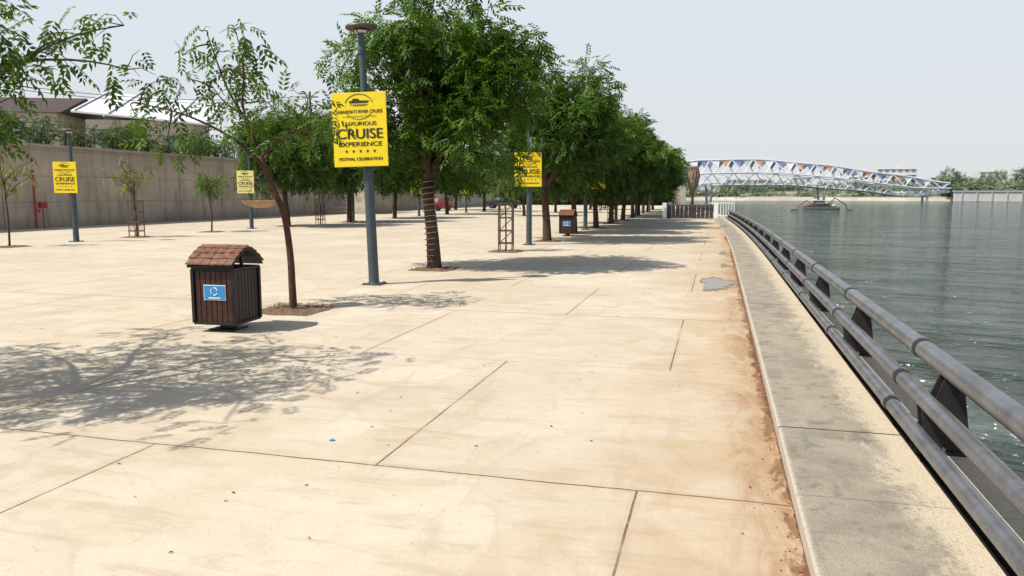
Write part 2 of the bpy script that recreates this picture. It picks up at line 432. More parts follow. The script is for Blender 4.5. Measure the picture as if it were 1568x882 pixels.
def sign_mesh(base='yellow'):
    b=MB(); W,H=1.0,1.3
    b.box((0,0,0),(W,.03,H),base,None,.006)
    for sx in(-1,1):b.box((sx*(W/2-.03),.032,0),(.03,.03,H-.02),'metal_dark')
    for z in(-.45,.45):
        b.box((0,.05,z),(W-.1,.03,.04),'metal_dark')
    Y=-.0185
    R=Matrix.Rotation(math.radians(90),4,'X')
    def txt(s,size,x,z,w,bold=0):
        vs,fs=textmesh(s,size,w)
        b.add(vs,fs,'ink',T(x,Y,z)@R)
        if bold:
            b.add(vs,fs,'ink',T(x+bold,Y-.0012,z)@R); b.add(vs,fs,'ink',T(x-bold,Y-.0024,z+bold*.6)@R)
    arc=[(.26*math.cos(t),Y,.42+.20*math.sin(t)) for t in np.linspace(.25,math.pi-.25,24)]
    b.tube(arc,.006,'ink',6)
    arc=[(.26*math.cos(t),Y,.40+.22*math.sin(t)) for t in np.linspace(-math.pi+.5,-.5,24)]
    b.tube(arc,.005,'ink',6)
    b.add([(-.17,Y,.46),(.16,Y,.46),(.20,Y,.50),(.03,Y,.505),(-.02,Y,.54),(-.10,Y,.54),(-.14,Y,.50),(-.19,Y,.495)],[tuple(range(8))],'ink')
    b.box((0,Y,.435),(.34,.003,.008),'ink'); b.box((.02,Y,.415),(.24,.003,.006),'ink')
    txt('SABARMATI RIVER CRUISE',.085,0,.31,.86,.002)
    txt('A NEW WAVE OF CITY FUN',.045,0,.225,.6)
    txt('LUXURIOUS',.095,0,.10,.62,.003)
    txt('CRUISE',.25,0,-.085,.84,.008)
    txt('EXPERIENCE',.11,0,-.26,.80,.004)
    for i in range(5):
        cx=(i-2)*.13; P=[]
        for j in range(10):
            r_=.036 if j%2==0 else .015; t=math.pi/2+j*math.pi/5; P.append((cx+r_*math.cos(t),Y,-.38+r_*math.sin(t)))
        b.add(P+[(cx,Y,-.38)],[(j,(j+1)%10,10) for j in range(10)],'ink')
    txt('FESTIVAL CELEBRATION',.075,0,-.52,.80,.003)
    for z in(-.4,.4): b.tube([(-.11,.1,z),(.11,.1,z)],.015,'metal_dark',6)
    return b.mesh('advertising_sign',False)
SG=sign_mesh('yellow'); SGC=sign_mesh('cream')

lamp((-6.25,13.3,0),4.74,-1.9)
place(SG,'advertising_sign',(-6.38,13.12,2.87),(math.radians(-1),math.radians(-1.5),math.radians(8)),(1.02,1,1.03))
lamp((-6.1,25.1,0),4.7)
place(SG,'advertising_sign',(-6.1,24.95,2.5),(0,0,math.radians(12)),(.9,1,.86))
for y in (36.5,48,60,72):
    lamp((-6.1,y,0),4.7); place(SG,'advertising_sign',(-5.6,y-.15,2.5),(0,0,.1),(.9,1,.86))
for i,(y,h) in enumerate([(22.6,3.95),(33.4,3.9),(44.4,3.9),(55.5,3.9),(67,3.9)]):
    lamp((-22.2,y,0),h); place(SG if i!=1 else SGC,'advertising_sign',(-22.35,y-.15,2.28),(0,0,math.radians(14)),(.83,1,.84))

# ------------------------------------------------------------------ litter bin
def bin_():
    b=MB(); w=.56
    b.box((0,0,.012),(.34,.34,.024),'binblack',None,.005); b.box((0,0,.06),(.14,.14,.09),'binblack')
    b.box((0,0,.45),(w-.05,w-.05,.66),'binblack')
    b.box((0,0,.115),(w+.02,w+.02,.035),'binblack',None,.006); b.box((0,0,.785),(w+.03,w+.03,.03),'binblack',None,.006)
    for sx in(-1,1):
        for sy in(-1,1): b.box((sx*w/2,sy*w/2,.45),(.04,.04,.66),'binblack')
    ns=7
    for i in range(ns):
        o=(i-(ns-1)/2)*(w-.05)/ns
        for s_ in(-1,1):
            b.box((o,s_*(w/2-.012),.45),((w-.05)/ns-.008,.022,.63),'wood',None,.004)
            b.box((s_*(w/2-.012),o,.45),(.022,(w-.05)/ns-.008,.63),'binblack',None,.004)
    b.box((.02,-w/2-.006,.50),(.30,.006,.19),'white'); b.box((.02,-w/2-.012,.50),(.28,.006,.17),'blue')
    for k in range(3):
        a0=k*2.094+.3
        b.tube([(.02+.045*math.cos(a0+t),-w/2-.016,.515+.045*math.sin(a0+t)) for t in np.linspace(0,1.4,6)],.007,'white',6)
    b.box((.02,-w/2-.0165,.435),(.16,.003,.014),'white')
    for sx in(-1,1):
        b.box((sx*.22,.0,.88),(.035,.035,.19),'binblack')
    L=.64
    for s_ in(-1,1):
        cur=[(.0,1.045),(.09,1.015),(.18,.965),(.27,.905),(.345,.835)]
        for q in range(4):
            (y0,z0),(y1,z1)=cur[q],cur[q+1]
            nt_=6
            for j in range(nt_):
                x0=-L/2+j*L/nt_+.003; x1=x0+L/nt_-.006
                dz=random.uniform(0,.008); e=.012
                vs=[(x0,s_*y0,z0+dz),(x1,s_*y0,z0+dz),(x1,s_*(y1+.02),z1+dz+.006),(x0,s_*(y1+.02),z1+dz+.006)]
                vs+=[(p[0],p[1],p[2]+e*1.3) for p in vs]
                b.add(vs,[(0,1,2,3),(7,6,5,4),(0,4,5,1),(1,5,6,2),(2,6,7,3),(3,7,4,0)],'tile')
        for q in range(4):
            (y0,z0),(y1,z1)=cur[q],cur[q+1]
            vs=[(-L/2+.01,s_*y0,z0-.028),(L/2-.01,s_*y0,z0-.028),(L/2-.01,s_*y1,z1-.028),(-L/2+.01,s_*y1,z1-.028)]
            vs+=[(p[0],p[1],p[2]+.024) for p in vs]
            b.add(vs,[(0,1,2,3),(7,6,5,4),(0,4,5,1),(1,5,6,2),(2,6,7,3),(3,7,4,0)],'binblack')
    b.tube([(-L/2,0,1.055),(L/2,0,1.055)],.02,'tile',8)
    return b.mesh('litter_bin',False)
BM=bin_()
place(BM,'litter_bin',(-5.95,8.36,0),(0,0,math.radians(2)))
place(BM,'litter_bin',(-5.9,31.0,0),(0,0,math.radians(-3)))

# ------------------------------------------------------------------ tree foliage
def sprig_template(nl=4,L=.30,lw=.052,ll=.125):
    vs=[];fs=[]
    def leaf(base,d,up=0):
        d=np.array(d)/np.linalg.norm(d); side=np.cross(d,[0,0,1]); side/=max(1e-6,np.linalg.norm(side))
        b0=np.array(base); o=len(vs)
        vs.extend([b0,b0+d*ll*.42+side*lw*.5+[0,0,.006],b0+d*ll-[0,0,.022],b0+d*ll*.42-side*lw*.5-[0,0,.006]])
        fs.append((o,o+1,o+2,o+3))
    for i in range(nl):
        t=(i+.6)/nl; x=L*t; z=-.30*L*t*t
        for s_ in(-1,1): leaf((x,0,z),(.6,s_*.8,-.28+random.uniform(-.15,.15)))
    leaf((L,0,-.30*L),(1,0,-.5))
    return np.array(vs),fs
def foliage(mesh_b,positions,dirs,scales,tints,key,tmpl):
    tv,tf=tmpl; nv=len(tv)
    n=len(positions)
    P=np.array(positions);D=np.array(dirs);D/=np.linalg.norm(D,axis=1)[:,None]
    up=np.tile([0,0,1.],(n,1))+rng.normal(0,.4,(n,3))
    side=np.cross(up,D);side/=np.linalg.norm(side,axis=1)[:,None]+1e-9
    U=np.cross(D,side)
    sc=np.array(scales)[:,None,None]
    V=P[:,None,:]+sc*(tv[None,:,0:1]*D[:,None,:]+tv[None,:,1:2]*side[:,None,:]+tv[None,:,2:3]*U[:,None,:])
    V=V.reshape(-1,3)
    F=(np.array(tf)[None]+(np.arange(n)*nv)[:,None,None]).reshape(-1,len(tf[0]))
    tt=np.repeat(np.array(tints),nv)
    return V,F,tt
def tree_mesh(name,branch_mb,V,F,tt,leafkey):
    nb=len(branch_mb.v)
    me=bpy.data.meshes.new(name)
    verts=branch_mb.v+[tuple(v) for v in V.tolist()]
    faces=branch_mb.f+[tuple(f) for f in (F+nb).tolist()]
    me.from_pydata(verts,[],faces)
    for k in branch_mb.mats: me.materials.append(M[k])
    me.materials.append(M[leafkey]); li=len(branch_mb.mats)
    me.polygons.foreach_set('material_index',branch_mb.mi+[li]*len(F))
    at=me.attributes.new('tint','FLOAT','POINT')
    at.data.foreach_set('value',np.concatenate([np.zeros(nb),tt]).astype(np.float32))
    sm=np.zeros(len(faces),bool); sm[:len(branch_mb.f)]=True
    me.polygons.foreach_set('use_smooth',sm)
    me.update(); return me
TM=sprig_template()
def clump_sprigs(centres,radii,per,flat=.75,lift=0):
    P=[];D=[];Sc=[];Tn=[]
    for (c,r_) in zip(centres,radii):
        ct=rng.uniform(.05,.65); k=int(per*(r_/.6)**2)
        v=rng.normal(0,1,(k,3)); v/=np.linalg.norm(v,axis=1)[:,None]
        rad=r_*rng.uniform(.2,1.0,(k,1))**.6
        p=np.array(c)+v*rad*np.array([1,1,flat])
        d=v*np.array([1,1,.5])+rng.normal(0,.45,(k,3))+np.array([0,0,-.22+lift])
        P.append(p);D.append(d);Sc.append(rng.uniform(.7,1.2,k)); 
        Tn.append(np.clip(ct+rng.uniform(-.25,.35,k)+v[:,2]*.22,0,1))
    return np.vstack(P),np.vstack(D),np.concatenate(Sc),np.concatenate(Tn)
def bez(a,c,b_,n=6):
    a,c,b_=Vector(a),Vector(c),Vector(b_)
    return [a*(1-t)**2+c*2*t*(1-t)+b_*t*t for t in [i/n for i in range(n+1)]]
def make_tree(name,seed,trunk_h,top,z0,R,cx=0,cy=0,nclump=46,per=26,key='leaf',bark='bark',rt=.15,spiral=False,lean=(-.1,0),cr=(.42,.72),extra=(),leaf=1.0,space=.42):
    global rng
    rng=np.random.default_rng(seed); rd=random.Random(seed)
    b=MB()
    fork=Vector((lean[0],lean[1],trunk_h))
    tp=[(0,0,-.05),(.01,0,.12),(lean[0]*.3+.02,lean[1]*.3,trunk_h*.35),(lean[0]*.7,lean[1]*.7,trunk_h*.7),tuple(fork)]
    b.tube(tp,[rt*1.5,rt*1.1,rt*.95,rt*.85,rt*.9],bark,12)
    if spiral:
        H=[]
        for i in range(240):
            t=i/239; z=.1+t*(trunk_h-.15); a=t*2*math.pi*15
            rr=rt*(1.04-.1*t)+.004
            H.append((lean[0]*z/trunk_h+rr*math.cos(a),lean[1]*z/trunk_h+rr*math.sin(a),z))
        b.tube(H,.010,'rope',5)
    cz=(top+z0)/2; hz=(top-z0)/2
    C_=[];Rr=[]
    tries=0
    while len(C_)<nclump and tries<5000:
        tries+=1
        v=rng.normal(0,1,3); v/=np.linalg.norm(v); q=rng.uniform(.05,1)**.45
        lob=1+.16*math.sin(3*math.atan2(v[1],v[0])+seed)+.10*math.sin(5*v[2]+seed*2)
        r_=rng.uniform(*cr)
        p=np.array([cx+v[0]*q*(R-r_*.7)*lob,cy+v[1]*q*(R-r_*.7)*lob,cz+v[2]*q*(hz-r_*.5)*lob])
        if v[2]<-.2: p[:2]=np.array([cx,cy])+(p[:2]-np.array([cx,cy]))*1.05
        if any(np.linalg.norm(p-c)<space*(r_+rr) for c,rr in zip(C_,Rr)): continue
        C_.append(p);Rr.append(r_)
    for e in extra: C_.append(np.array(e[:3]));Rr.append(e[3])
    nl=7; nodes=[]
    for i in range(nl):
        a=2*math.pi*i/nl+rd.uniform(-.3,.3); rr=R*rd.uniform(.35,.6); zz=z0+(top-z0)*rd.uniform(.35,.7)
        if i==0: rr=.2; zz=z0+(top-z0)*.75
        e=Vector((cx+rr*math.cos(a),cy+rr*math.sin(a),zz))
        mid=fork.lerp(e,.5)+Vector((rd.uniform(-.2,.2),rd.uniform(-.2,.2),-.1+rd.uniform(-.1,.25)))
        pl=bez(fork-Vector((0,0,.08)),mid,e,7); b.tube(pl,[rt*.62*(1-.75*j/7)+.01 for j in range(8)],bark,8)
        nodes+=[(p,rt*.62*(1-.75*j/7)) for j,p in enumerate(pl) if j>=2]
    for c,r_ in zip(C_,Rr):
        c=Vector(c); p,w=min(nodes,key=lambda q:(q[0]-c).length+max(0,q[0].z-c.z)*.6)
        mid=p.lerp(c,.5)+Vector((rd.uniform(-.15,.15),rd.uniform(-.15,.15),rd.uniform(-.05,.2)))
        b.tube(bez(p,mid,c,5),[max(.008,min(w*.6,.03)*(1-.7*j/5)) for j in range(6)],bark,5)
        for _ in range(4):
            d=Vector((rd.gauss(0,1),rd.gauss(0,1),rd.gauss(.2,.6))).normalized()*r_*.8
            b.tube([c,c+d*.5+Vector((0,0,.03)),c+d],[.009,.006,.003],bark,4,False)
    P,D,Sc,Tn=clump_sprigs(C_,Rr,per)
    # sunlit crown tops painted into the leaf tint: lighter and yellower with height
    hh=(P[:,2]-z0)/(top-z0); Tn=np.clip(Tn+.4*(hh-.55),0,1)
    V,F,tt=foliage(None,P,D,Sc*leaf,Tn,key,TM)
    return tree_mesh(name,b,V,F,tt,key)

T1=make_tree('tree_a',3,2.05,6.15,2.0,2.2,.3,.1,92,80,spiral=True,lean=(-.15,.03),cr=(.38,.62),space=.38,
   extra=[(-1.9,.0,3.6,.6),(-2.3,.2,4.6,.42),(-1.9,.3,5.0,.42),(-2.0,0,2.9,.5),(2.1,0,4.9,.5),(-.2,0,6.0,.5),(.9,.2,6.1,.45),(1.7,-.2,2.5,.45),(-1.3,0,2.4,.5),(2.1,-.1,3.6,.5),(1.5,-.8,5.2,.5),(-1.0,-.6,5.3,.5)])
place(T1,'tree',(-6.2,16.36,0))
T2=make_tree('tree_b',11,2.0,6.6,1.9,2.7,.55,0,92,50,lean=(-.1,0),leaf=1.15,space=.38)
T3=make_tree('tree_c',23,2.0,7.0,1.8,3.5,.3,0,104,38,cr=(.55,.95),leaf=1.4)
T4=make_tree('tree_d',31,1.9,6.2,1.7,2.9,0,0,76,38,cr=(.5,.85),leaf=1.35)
place(T2,'tree',(-5.95,27.2,0))
place(T4,'tree',(-6,33,0),(0,0,1.2),(.85,.85,.92))
for i,(y,r_,s_) in enumerate([(38.5,.4,.95),(44.2,2.1,.98),(50,3.3,.95),(56,.9,.92),(62,4.4,.95),(68,2.,.9),(75,5,.95),(84,1,.95)]):
    place(T3 if i%3!=2 else T2,'tree',(-5.9-(.03*max(0,y-55)),y,0),(0,0,r_),(s_,s_,s_*(.98 if i%2 else .9)))
for x,y,r_,s_ in [(-21.9,36.2,.3,1.0),(-21.5,42.5,2.2,1.0),(-21.9,50.2,4,.95),(-21.9,61,1,1.0),(-22,72,2,1.0),(-14.5,58,.5,.8),(-14.5,70,1.8,.85),(-13.5,84,3.,.9),(-27,78,3.,1)]:
    place(T4,'tree',(x,y,0),(0,0,r_),(s_,s_,s_))

def sparse_tree(name,seed,limbs,tips,key,bark,rt,per=11,r_=.42,scale_leaf=1.0,twig=3):
    global rng
    rng=np.random.default_rng(seed); rd=random.Random(seed); b=MB(); nodes=[]
    for pts,r0,r1 in limbs:
        pts=[Vector(p) for p in pts]; sm=[]
        for i in range(len(pts)-1):
            p0=pts[max(i-1,0)];p1=pts[i];p2=pts[i+1];p3=pts[min(i+2,len(pts)-1)]
            for j in range(4):
                t=j/4; sm.append(.5*((2*p1)+(p2-p0)*t+(2*p0-5*p1+4*p2-p3)*t*t+(3*p1-p0-3*p2+p3)*t**3))
        sm.append(pts[-1]); n=len(sm)
        b.tube(sm,[r0+(r1-r0)*i/(n-1) for i in range(n)],bark,10)
        if r0<rt: nodes+=sm
    cent=[]
    for c in tips:
        c=Vector(c); p=min(nodes,key=lambda q:(q-c).length); cent.append(c)
        b.tube(bez(p,p.lerp(c,.5)+Vector((rd.uniform(-.1,.1),rd.uniform(-.1,.1),.08)),c,5),[.012*(1-.7*j/5)+.002 for j in range(6)],bark,5,False)
        for _ in range(twig):
            d=Vector((rd.gauss(0,1),rd.gauss(0,1),rd.gauss(0,.5))).normalized()*r_*.8
            b.tube([c,c+d*.5+Vector((0,0,.04)),c+d],[.006,.004,.002],bark,4,False)
    P,D,Sc,Tn=clump_sprigs([tuple(c) for c in cent],[r_*rd.uniform(.8,1.2) for _ in cent],per*(.6/r_)**2,lift=-.35)
    V,F,tt=foliage(None,P,D,Sc*scale_leaf,Tn,key,TM)
    return tree_mesh(name,b,V,F,tt,key)
def L3(a,z,d=0):
    return (a*.966-d*.258,a*.258+d*.966,z)
limbs=[([L3(0,-.03),L3(-.01,.35),L3(-.03,.8,.03),L3(-.1,1.4,.03),L3(-.27,1.85),L3(-.4,2.25)],.058,.038),
 ([L3(-.4,2.22),L3(-.6,2.7,.1),L3(-.92,3.25,.2),L3(-1.12,3.95,.1)],.030,.007),
 ([L3(-.36,2.1),L3(-.75,2.5,-.2),L3(-1.35,2.8,-.3),L3(-1.95,2.95,-.3)],.026,.006),
 ([L3(-.4,2.22),L3(-.05,2.5,-.1),L3(.3,2.68,0),L3(.6,2.82,.1),L3(.75,3.0,.1)],.026,.004),
 ([L3(-.5,2.45),L3(-.52,2.9,-.3),L3(-.42,3.4,-.5),L3(-.5,3.85,-.5)],.022,.006),
 ([L3(-.02,2.5),L3(.05,2.8,.4),L3(.15,3.05,.6),L3(.05,3.25,.8)],.016,.005),
 ([L3(-.7,2.85,.15),L3(-1.1,3.1,.5),L3(-1.4,3.45,.7)],.016,.005)]
tips=[]
for a,z,d in [(-1.2,4.0,.1),(-1.0,3.75,.3),(-1.45,3.65,0),(-.8,3.5,.4),(-1.5,3.35,.3),(-1.75,3.1,-.2),(-2.0,2.85,-.4),(-1.4,2.75,-.5),(-1.6,2.45,-.3),(-1.05,2.55,-.3),
   (-.5,3.9,-.5),(-.3,3.6,-.6),(-.65,3.4,-.3),(-.35,3.1,-.4),(-.1,3.0,.2),(.2,2.95,.3),(.5,2.78,.1),(.35,2.5,-.1),(.0,3.2,.7),(-.9,2.95,.4),(-1.3,3.0,.6),(-.75,3.1,-.1),(-.05,2.45,-.1),(-1.9,3.3,.1),(-.55,2.75,-.35)]:
    tips.append(L3(a,z,d))
ST=sparse_tree('young_tree',5,limbs,tips,'leaf_light','bark_red',.05,9,.28,.85)
place(ST,'young_tree',(-6.0,10.0,0))

limbs=[([(0,0,-.03),(.02,0,.8),(-.05,.05,1.5),(-.15,.1,2.1)],.085,.06)]
tips=[]; rd=random.Random(9)
for i in range(9):
    a=2*math.pi*i/9+rd.uniform(-.2,.2); R_=rd.uniform(1.4,2.0)
    e=Vector((-.85+R_*math.cos(a),.25+R_*.95*math.sin(a),rd.uniform(2.6,4.4)))
    s0=Vector((-.15,.1,2.05)); m1=s0.lerp(e,.35)+Vector((0,0,.15)); m2=s0.lerp(e,.7)+Vector((rd.uniform(-.15,.15),rd.uniform(-.15,.15),.15))
    limbs.append(([s0,m1,m2,e],.042,.009))
    for t in (.45,.6,.75,.9,1.0):
        for _ in range(4):
            p=s0.lerp(e,t)+Vector((rd.gauss(0,.32),rd.gauss(0,.32),rd.gauss(.0,.28))); tips.append(tuple(p))
OT=sparse_tree('overhang',9,limbs,tips,'leaf','bark',.06,9,.34,.64)
place(OT,'tree',(-6.45,4.3,0))

def sapling(name,seed,h,key,per=4,sp=.55):
    rd=random.Random(seed)
    limbs=[([(0,0,-.02),(.03,0,h*.3),(-.03,.02,h*.55),(.02,0,h*.75)],.035,.018)]
    tips=[]
    for i in range(8):
        a=rd.uniform(0,6.28); s0=Vector((0,0,h*rd.uniform(.5,.75))); R_=rd.uniform(.4,1)*sp*1.5
        e=Vector((R_*math.cos(a),R_*math.sin(a),h*rd.uniform(.72,1)))
        limbs.append(([s0,s0.lerp(e,.5)+Vector((0,0,.1)),e],.013,.004))
        for t in(.5,.75,1): tips.append(tuple(s0.lerp(e,t)+Vector((rd.gauss(0,.12),rd.gauss(0,.12),rd.gauss(0,.1)))))
    return sparse_tree(name,seed,limbs,tips,key,'bark_red',.03,per,.3,.8)
SA=sapling('sap_a',41,2.9,'leaf_dry',3.2); SB=sapling('sap_b',42,2.8,'leaf_light',7,.6)
place(SA,'sapling',(-22.1,19.8,0)); place(SA,'sapling',(-22.2,25.6,0),(0,0,2),(1.1,1.1,1))
place(SB,'sapling',(-22,30,0),(0,0,1),(1.1,1.1,1)); place(SA,'sapling',(-21.8,39.5,0),(0,0,1))
place(SB,'sapling',(-6.05,22,0),(0,0,2),(.75,.75,.95))
def guard():
    b=MB(); w=.2
    for sx in(-1,1):
        for sy in(-1,1): b.box((sx*w,sy*w,.73),(.03,.03,1.46),'metal_brown')
    for z in(.25,.62,1.0,1.42):
        for s_ in(-1,1):
            b.box((0,s_*w,z),(2*w-.034,.012,.035),'metal_brown'); b.box((s_*w,0,z),(.012,2*w-.034,.035),'metal_brown')
    for s_ in(-1,1):
        for (z0,z1) in((.25,.62),(.62,1.0),(1.0,1.42)):
            b.tube([(-w,s_*w*1.02,z0),(w,s_*w*1.02,z1)],.008,'metal_brown',5)
    for sx in(-1,1):
        for q in(-.1,0,.1): b.tube([(sx*w*1.03,q,.2),(sx*w*1.03,q,1.42)],.006,'metal_brown',5)
    return b.mesh('tree_guard',False)
GM=guard()
for x,y in[(-6.05,22),(-22.2,25.6),(-21.8,39.5),(-5.9,44.2)]: place(GM,'tree_guard',(x,y,0),(0,0,.15))

# tree pits
b=MB()
for k,(x,y) in enumerate([(-6,10),(-6.2,16.36),(-6.05,22),(-5.95,27.2),(-6,33),(-5.9,38.5),(-5.9,44.2),(-5.9,50),(-6.45,4.3),(-22.1,19.8),(-22.2,25.6),(-22,30),(-21.9,36.2),(-21.5,42.5)]):
    pts=[]; s_=.50
    for j in range(32):
        t=2*math.pi*j/32; c_,q_=math.cos(t),math.sin(t); rr=s_/max(abs(c_),abs(q_))**.75*(1+.04*math.sin(7*t+k))
        pts.append((x+rr*c_,y+rr*q_,.004))
    inner=[(x+(p[0]-x)*.5,y+(p[1]-y)*.5,.03+.02*math.sin(i*2.)) for i,p in enumerate(pts)]
    fs=[(i,(i+1)%32,32+(i+1)%32,32+i) for i in range(32)]+[tuple(range(32,64))]
    b.add(pts+inner,fs,'soil')
b.obj('tree_pit_soil')
b=MB()
rd=random.Random(4)
for (x,y) in [(-6,10),(-6.2,16.36),(-6.05,22)]:
    for i in range(260):
        px,py=x+rd.uniform(-.5,.5),y+rd.uniform(-.5,.5); h_=rd.uniform(.02,.08); a=rd.uniform(0,6.3)
        dx,dy=.006*math.cos(a),.006*math.sin(a)
        b.add([(px-dx,py-dy,.01),(px+dx,py+dy,.01),(px+rd.uniform(-.03,.03),py+rd.uniform(-.03,.03),h_+.01)],[(0,1,2)],'clay')
b.obj('dry_grass',smooth=False)

b=MB(); b.lathe([(.10,0),(.22,.05),(.265,.10),(.275,.105),(.255,.105),(.2,.06),(.02,.03)],'clay',24)
for t in(0,2.1,4.2): b.tube([(.26*math.cos(t),.26*math.sin(t),.1),(0.1,0.02,.62)],.004,'metal_dark',4)
b.obj('hanging_bird_feeder',(-6.45,9.95,1.50))

# ------------------------------------------------------------------ left wall, terrace
b=MB()
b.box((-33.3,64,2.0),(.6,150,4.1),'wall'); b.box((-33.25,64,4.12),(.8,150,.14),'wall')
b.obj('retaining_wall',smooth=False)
b=MB(); b.add([(-400,-60,3.9),(-33.6,-60,3.9),(-33.6,140,3.9),(-400,140,3.9)],[(0,1,2,3)],'land')
b.obj('terrace_ground',smooth=False)
b=MB(); b.add([(-3000,139,-.02),(-10,139,-.02),(-30,170,-.02),(-70,260,-.02),(-90,420,-.02),(-3000,420,-.02)],[(0,1,2,3,4,5)],'land')
b.obj('riverside_ground',smooth=False)
b=MB()
for y in np.arange(10,120,2.5): b.box((-33.3,y,4.19+.55),(.05,.05,1.1),'metal_dark')
for z in(4.5,4.9,5.25): b.tube([(-33.3,10,z),(-33.3,120,z)],.015,'metal_dark',5)
b.obj('wall_top_fence',smooth=False)
def shrub_mass(name,boxes,key,seed,per,leaf=1.6,pink=0):
    global rng
    rng=np.random.default_rng(seed); C_=[];Rr=[]
    for (x0,x1,y0,y1,z0,z1,n,r0,r1) in boxes:
        for _ in range(n):
            C_.append((rng.uniform(x0,x1),rng.uniform(y0,y1),rng.uniform(z0,z1)));Rr.append(rng.uniform(r0,r1))
    P,D,Sc,Tn=clump_sprigs(C_,Rr,per,.85,.2)
    V,F,tt=foliage(None,P,D,Sc*leaf,Tn,key,TM)
    b=MB()
    for c,r_ in zip(C_,Rr):
        b.tube([(c[0],c[1],boxes[0][4]-.6),(c[0]+.1,c[1],c[2]-.2*r_),c],[.04,.03,.01],'bark',5)
        if pink and c[2]<4.9 and rng.uniform()<.3:
            for _ in range(35):
                v=rng.normal(0,1,3);v/=np.linalg.norm(v);q=np.array(c)+v*r_*1.02
                s_=.05; b.add([q+[0,-s_,0],q+[s_*.5,0,s_],q+[0,s_,0],q+[0,0,-s_]],[(0,1,2,3)],'pink')
    me=tree_mesh(name,b,V,F,tt,key); return place(me,name)
shrub_mass('terrace_shrubs',[(-35.5,-34,20,60,4.3,5.5,90,.4,.8),(-35,-34,60,118,4.3,5.4,60,.6,.9)],'shrub',3,28,1.3,0)
shrub_mass('bougainvillea_hedge',[(-35,-33.9,26,32,4.2,4.8,12,.35,.55)],'shrub',13,26,1.2,1)
for x,y,s_ in[(-38,27,.55),(-40,35,.5),(-37,60,.8),(-37,68,1.0),(-38,80,1.1),(-37,94,1.2),(-42,108,1.3),(-39,44,.42)]:
    place(T4,'tree',(x,y,3.9),(0,0,x*y),(s_,s_,s_*.9))
def building(name,x,y,w,d,z,h,roof,rz=0):
    b=MB()
    b.box((0,0,h/2),(w,d,h),'build')
    nst=max(1,int(h/3))
    for f in range(nst):
        zc=f*3+1.7
        for i in range(int(d/2.4)):
            yy_=-d/2+1.4+i*2.4
            b.box((w/2+.01,yy_,zc),(.06,1.1,1.2),'window'); b.box((w/2+.04,yy_,zc-.66),(.14,1.3,.08),'white')
        for i in range(int(w/2.4)):
            xx_=-w/2+1.4+i*2.4
            b.box((xx_,-d/2-.01,zc),(1.1,.06,1.2),'window'); b.box((xx_,-d/2-.04,zc-.66),(1.3,.14,.08),'white')
    if roof=='shed':
        A_=(-w/2-.8,-d/2-.6); B2=(w/2+1.4,d/2+.6)
        vs=[(A_[0],A_[1],h+.1),(B2[0],A_[1],h-.7),(B2[0],B2[1],h+1.9),(A_[0],B2[1],h+2.7)]
        vs=[(p[0],p[1],p[2]+.35) for p in vs]; vs+=[(p[0],p[1],p[2]+.14) for p in vs]
        b.add(vs,[(0,1,2,3),(7,6,5,4),(0,4,5,1),(1,5,6,2),(2,6,7,3),(3,7,4,0)],'white')
        b.box((0,d/4,h+.6),(w-.3,d/2-.4,1.4),'build')
        for i in range(5):   # roof ribs
            x_=A_[0]+.3+i*(B2[0]-A_[0]-.6)/4; t=(x_-A_[0])/(B2[0]-A_[0])
            b.tube([(x_,A_[1],h+.1-.8*t+.55),(x_,B2[1],h+2.7-.8*t+.55)],.06,'far_grey',5)
    elif roof=='dark':
        vs=[(-w/2-.5,-d/2-.5,h),(w/2+.5,-d/2-.5,h),(w/2+.5,d/2+.5,h),(-w/2-.5,d/2+.5,h),(-w/2-.5,0,h+1.6),(w/2+.5,0,h+1.6)]
        b.add(vs,[(0,1,2,3),(0,1,5,4),(2,3,4,5),(1,2,5),(3,0,4)],'roofred')
    else:
        b.box((0,0,h+.15),(w+.3,d+.3,.3),'white')
    return b.obj(name,(x,y,z),(0,0,rz),smooth=False)
building('shed_roof_building',-45.2,54.6,7.6,9,3.9,3.4,'shed',.5)
building('terrace_building',-54,51,8,9,3.9,3.9,'dark',.4)
building('white_kiosk',-36.6,26.5,1.6,2.2,3.9,1.35,'flat')
b=MB(); b.tube([(0,0,0),(0,0,7)],[.13,.09],'metal_dark',8); b.box((0,0,6.5),(1.6,.1,.1),'metal_dark'); b.obj('utility_pole',(-36,64,3.9))
b=MB()
for dz in(0,.25):
    A=Vector((-46,37,8.7+dz));B_=Vector((-36,64,10.3+dz)); b.tube([A.lerp(B_,t)-Vector((0,0,1.8*4*t*(1-t)*.5)) for t in np.linspace(0,1,16)],.022,'metal_dark',4)
b.tube([(-46,37,3.9),(-46,37,9.2)],.1,'metal_dark',6)
b.obj('overhead_cable')
b=MB(); b.tube([(0,0,0),(0,0,2.75)],.06,'red',10); b.tube([(0,0,.9),(.25,0,.9),(.25,0,.75)],.05,'red',8); b.box((.05,.4,1.15),(.25,.35,.3),'red',None,.02); b.tube([(.05,.4,0),(.05,.4,1.0)],.03,'red',8)
b.lathe([(.07,2.75),(.09,2.8),(.05,2.86)],'red',10); b.obj('fire_standpipe',(-32.6,30.8,0))
b=MB()
for i in range(12): b.box((-30.9,60+i*.42,(i+1)*.165/1),(4.2,.42,(i+1)*.33),'wall')
b.box((-28.7,62.2,1.2),(.2,5.5,2.4),'wall'); b.obj('concrete_steps',smooth=False)
shrub_mass('distant_hedge',[(-33,-8,118,124,.6,2.6,70,1.2,2.0)],'shrub',21,22,2.6)
b=MB(); b.box((-20,126,1.5),(30,.5,3),'wall'); b.obj('plaza_end_wall',smooth=False)
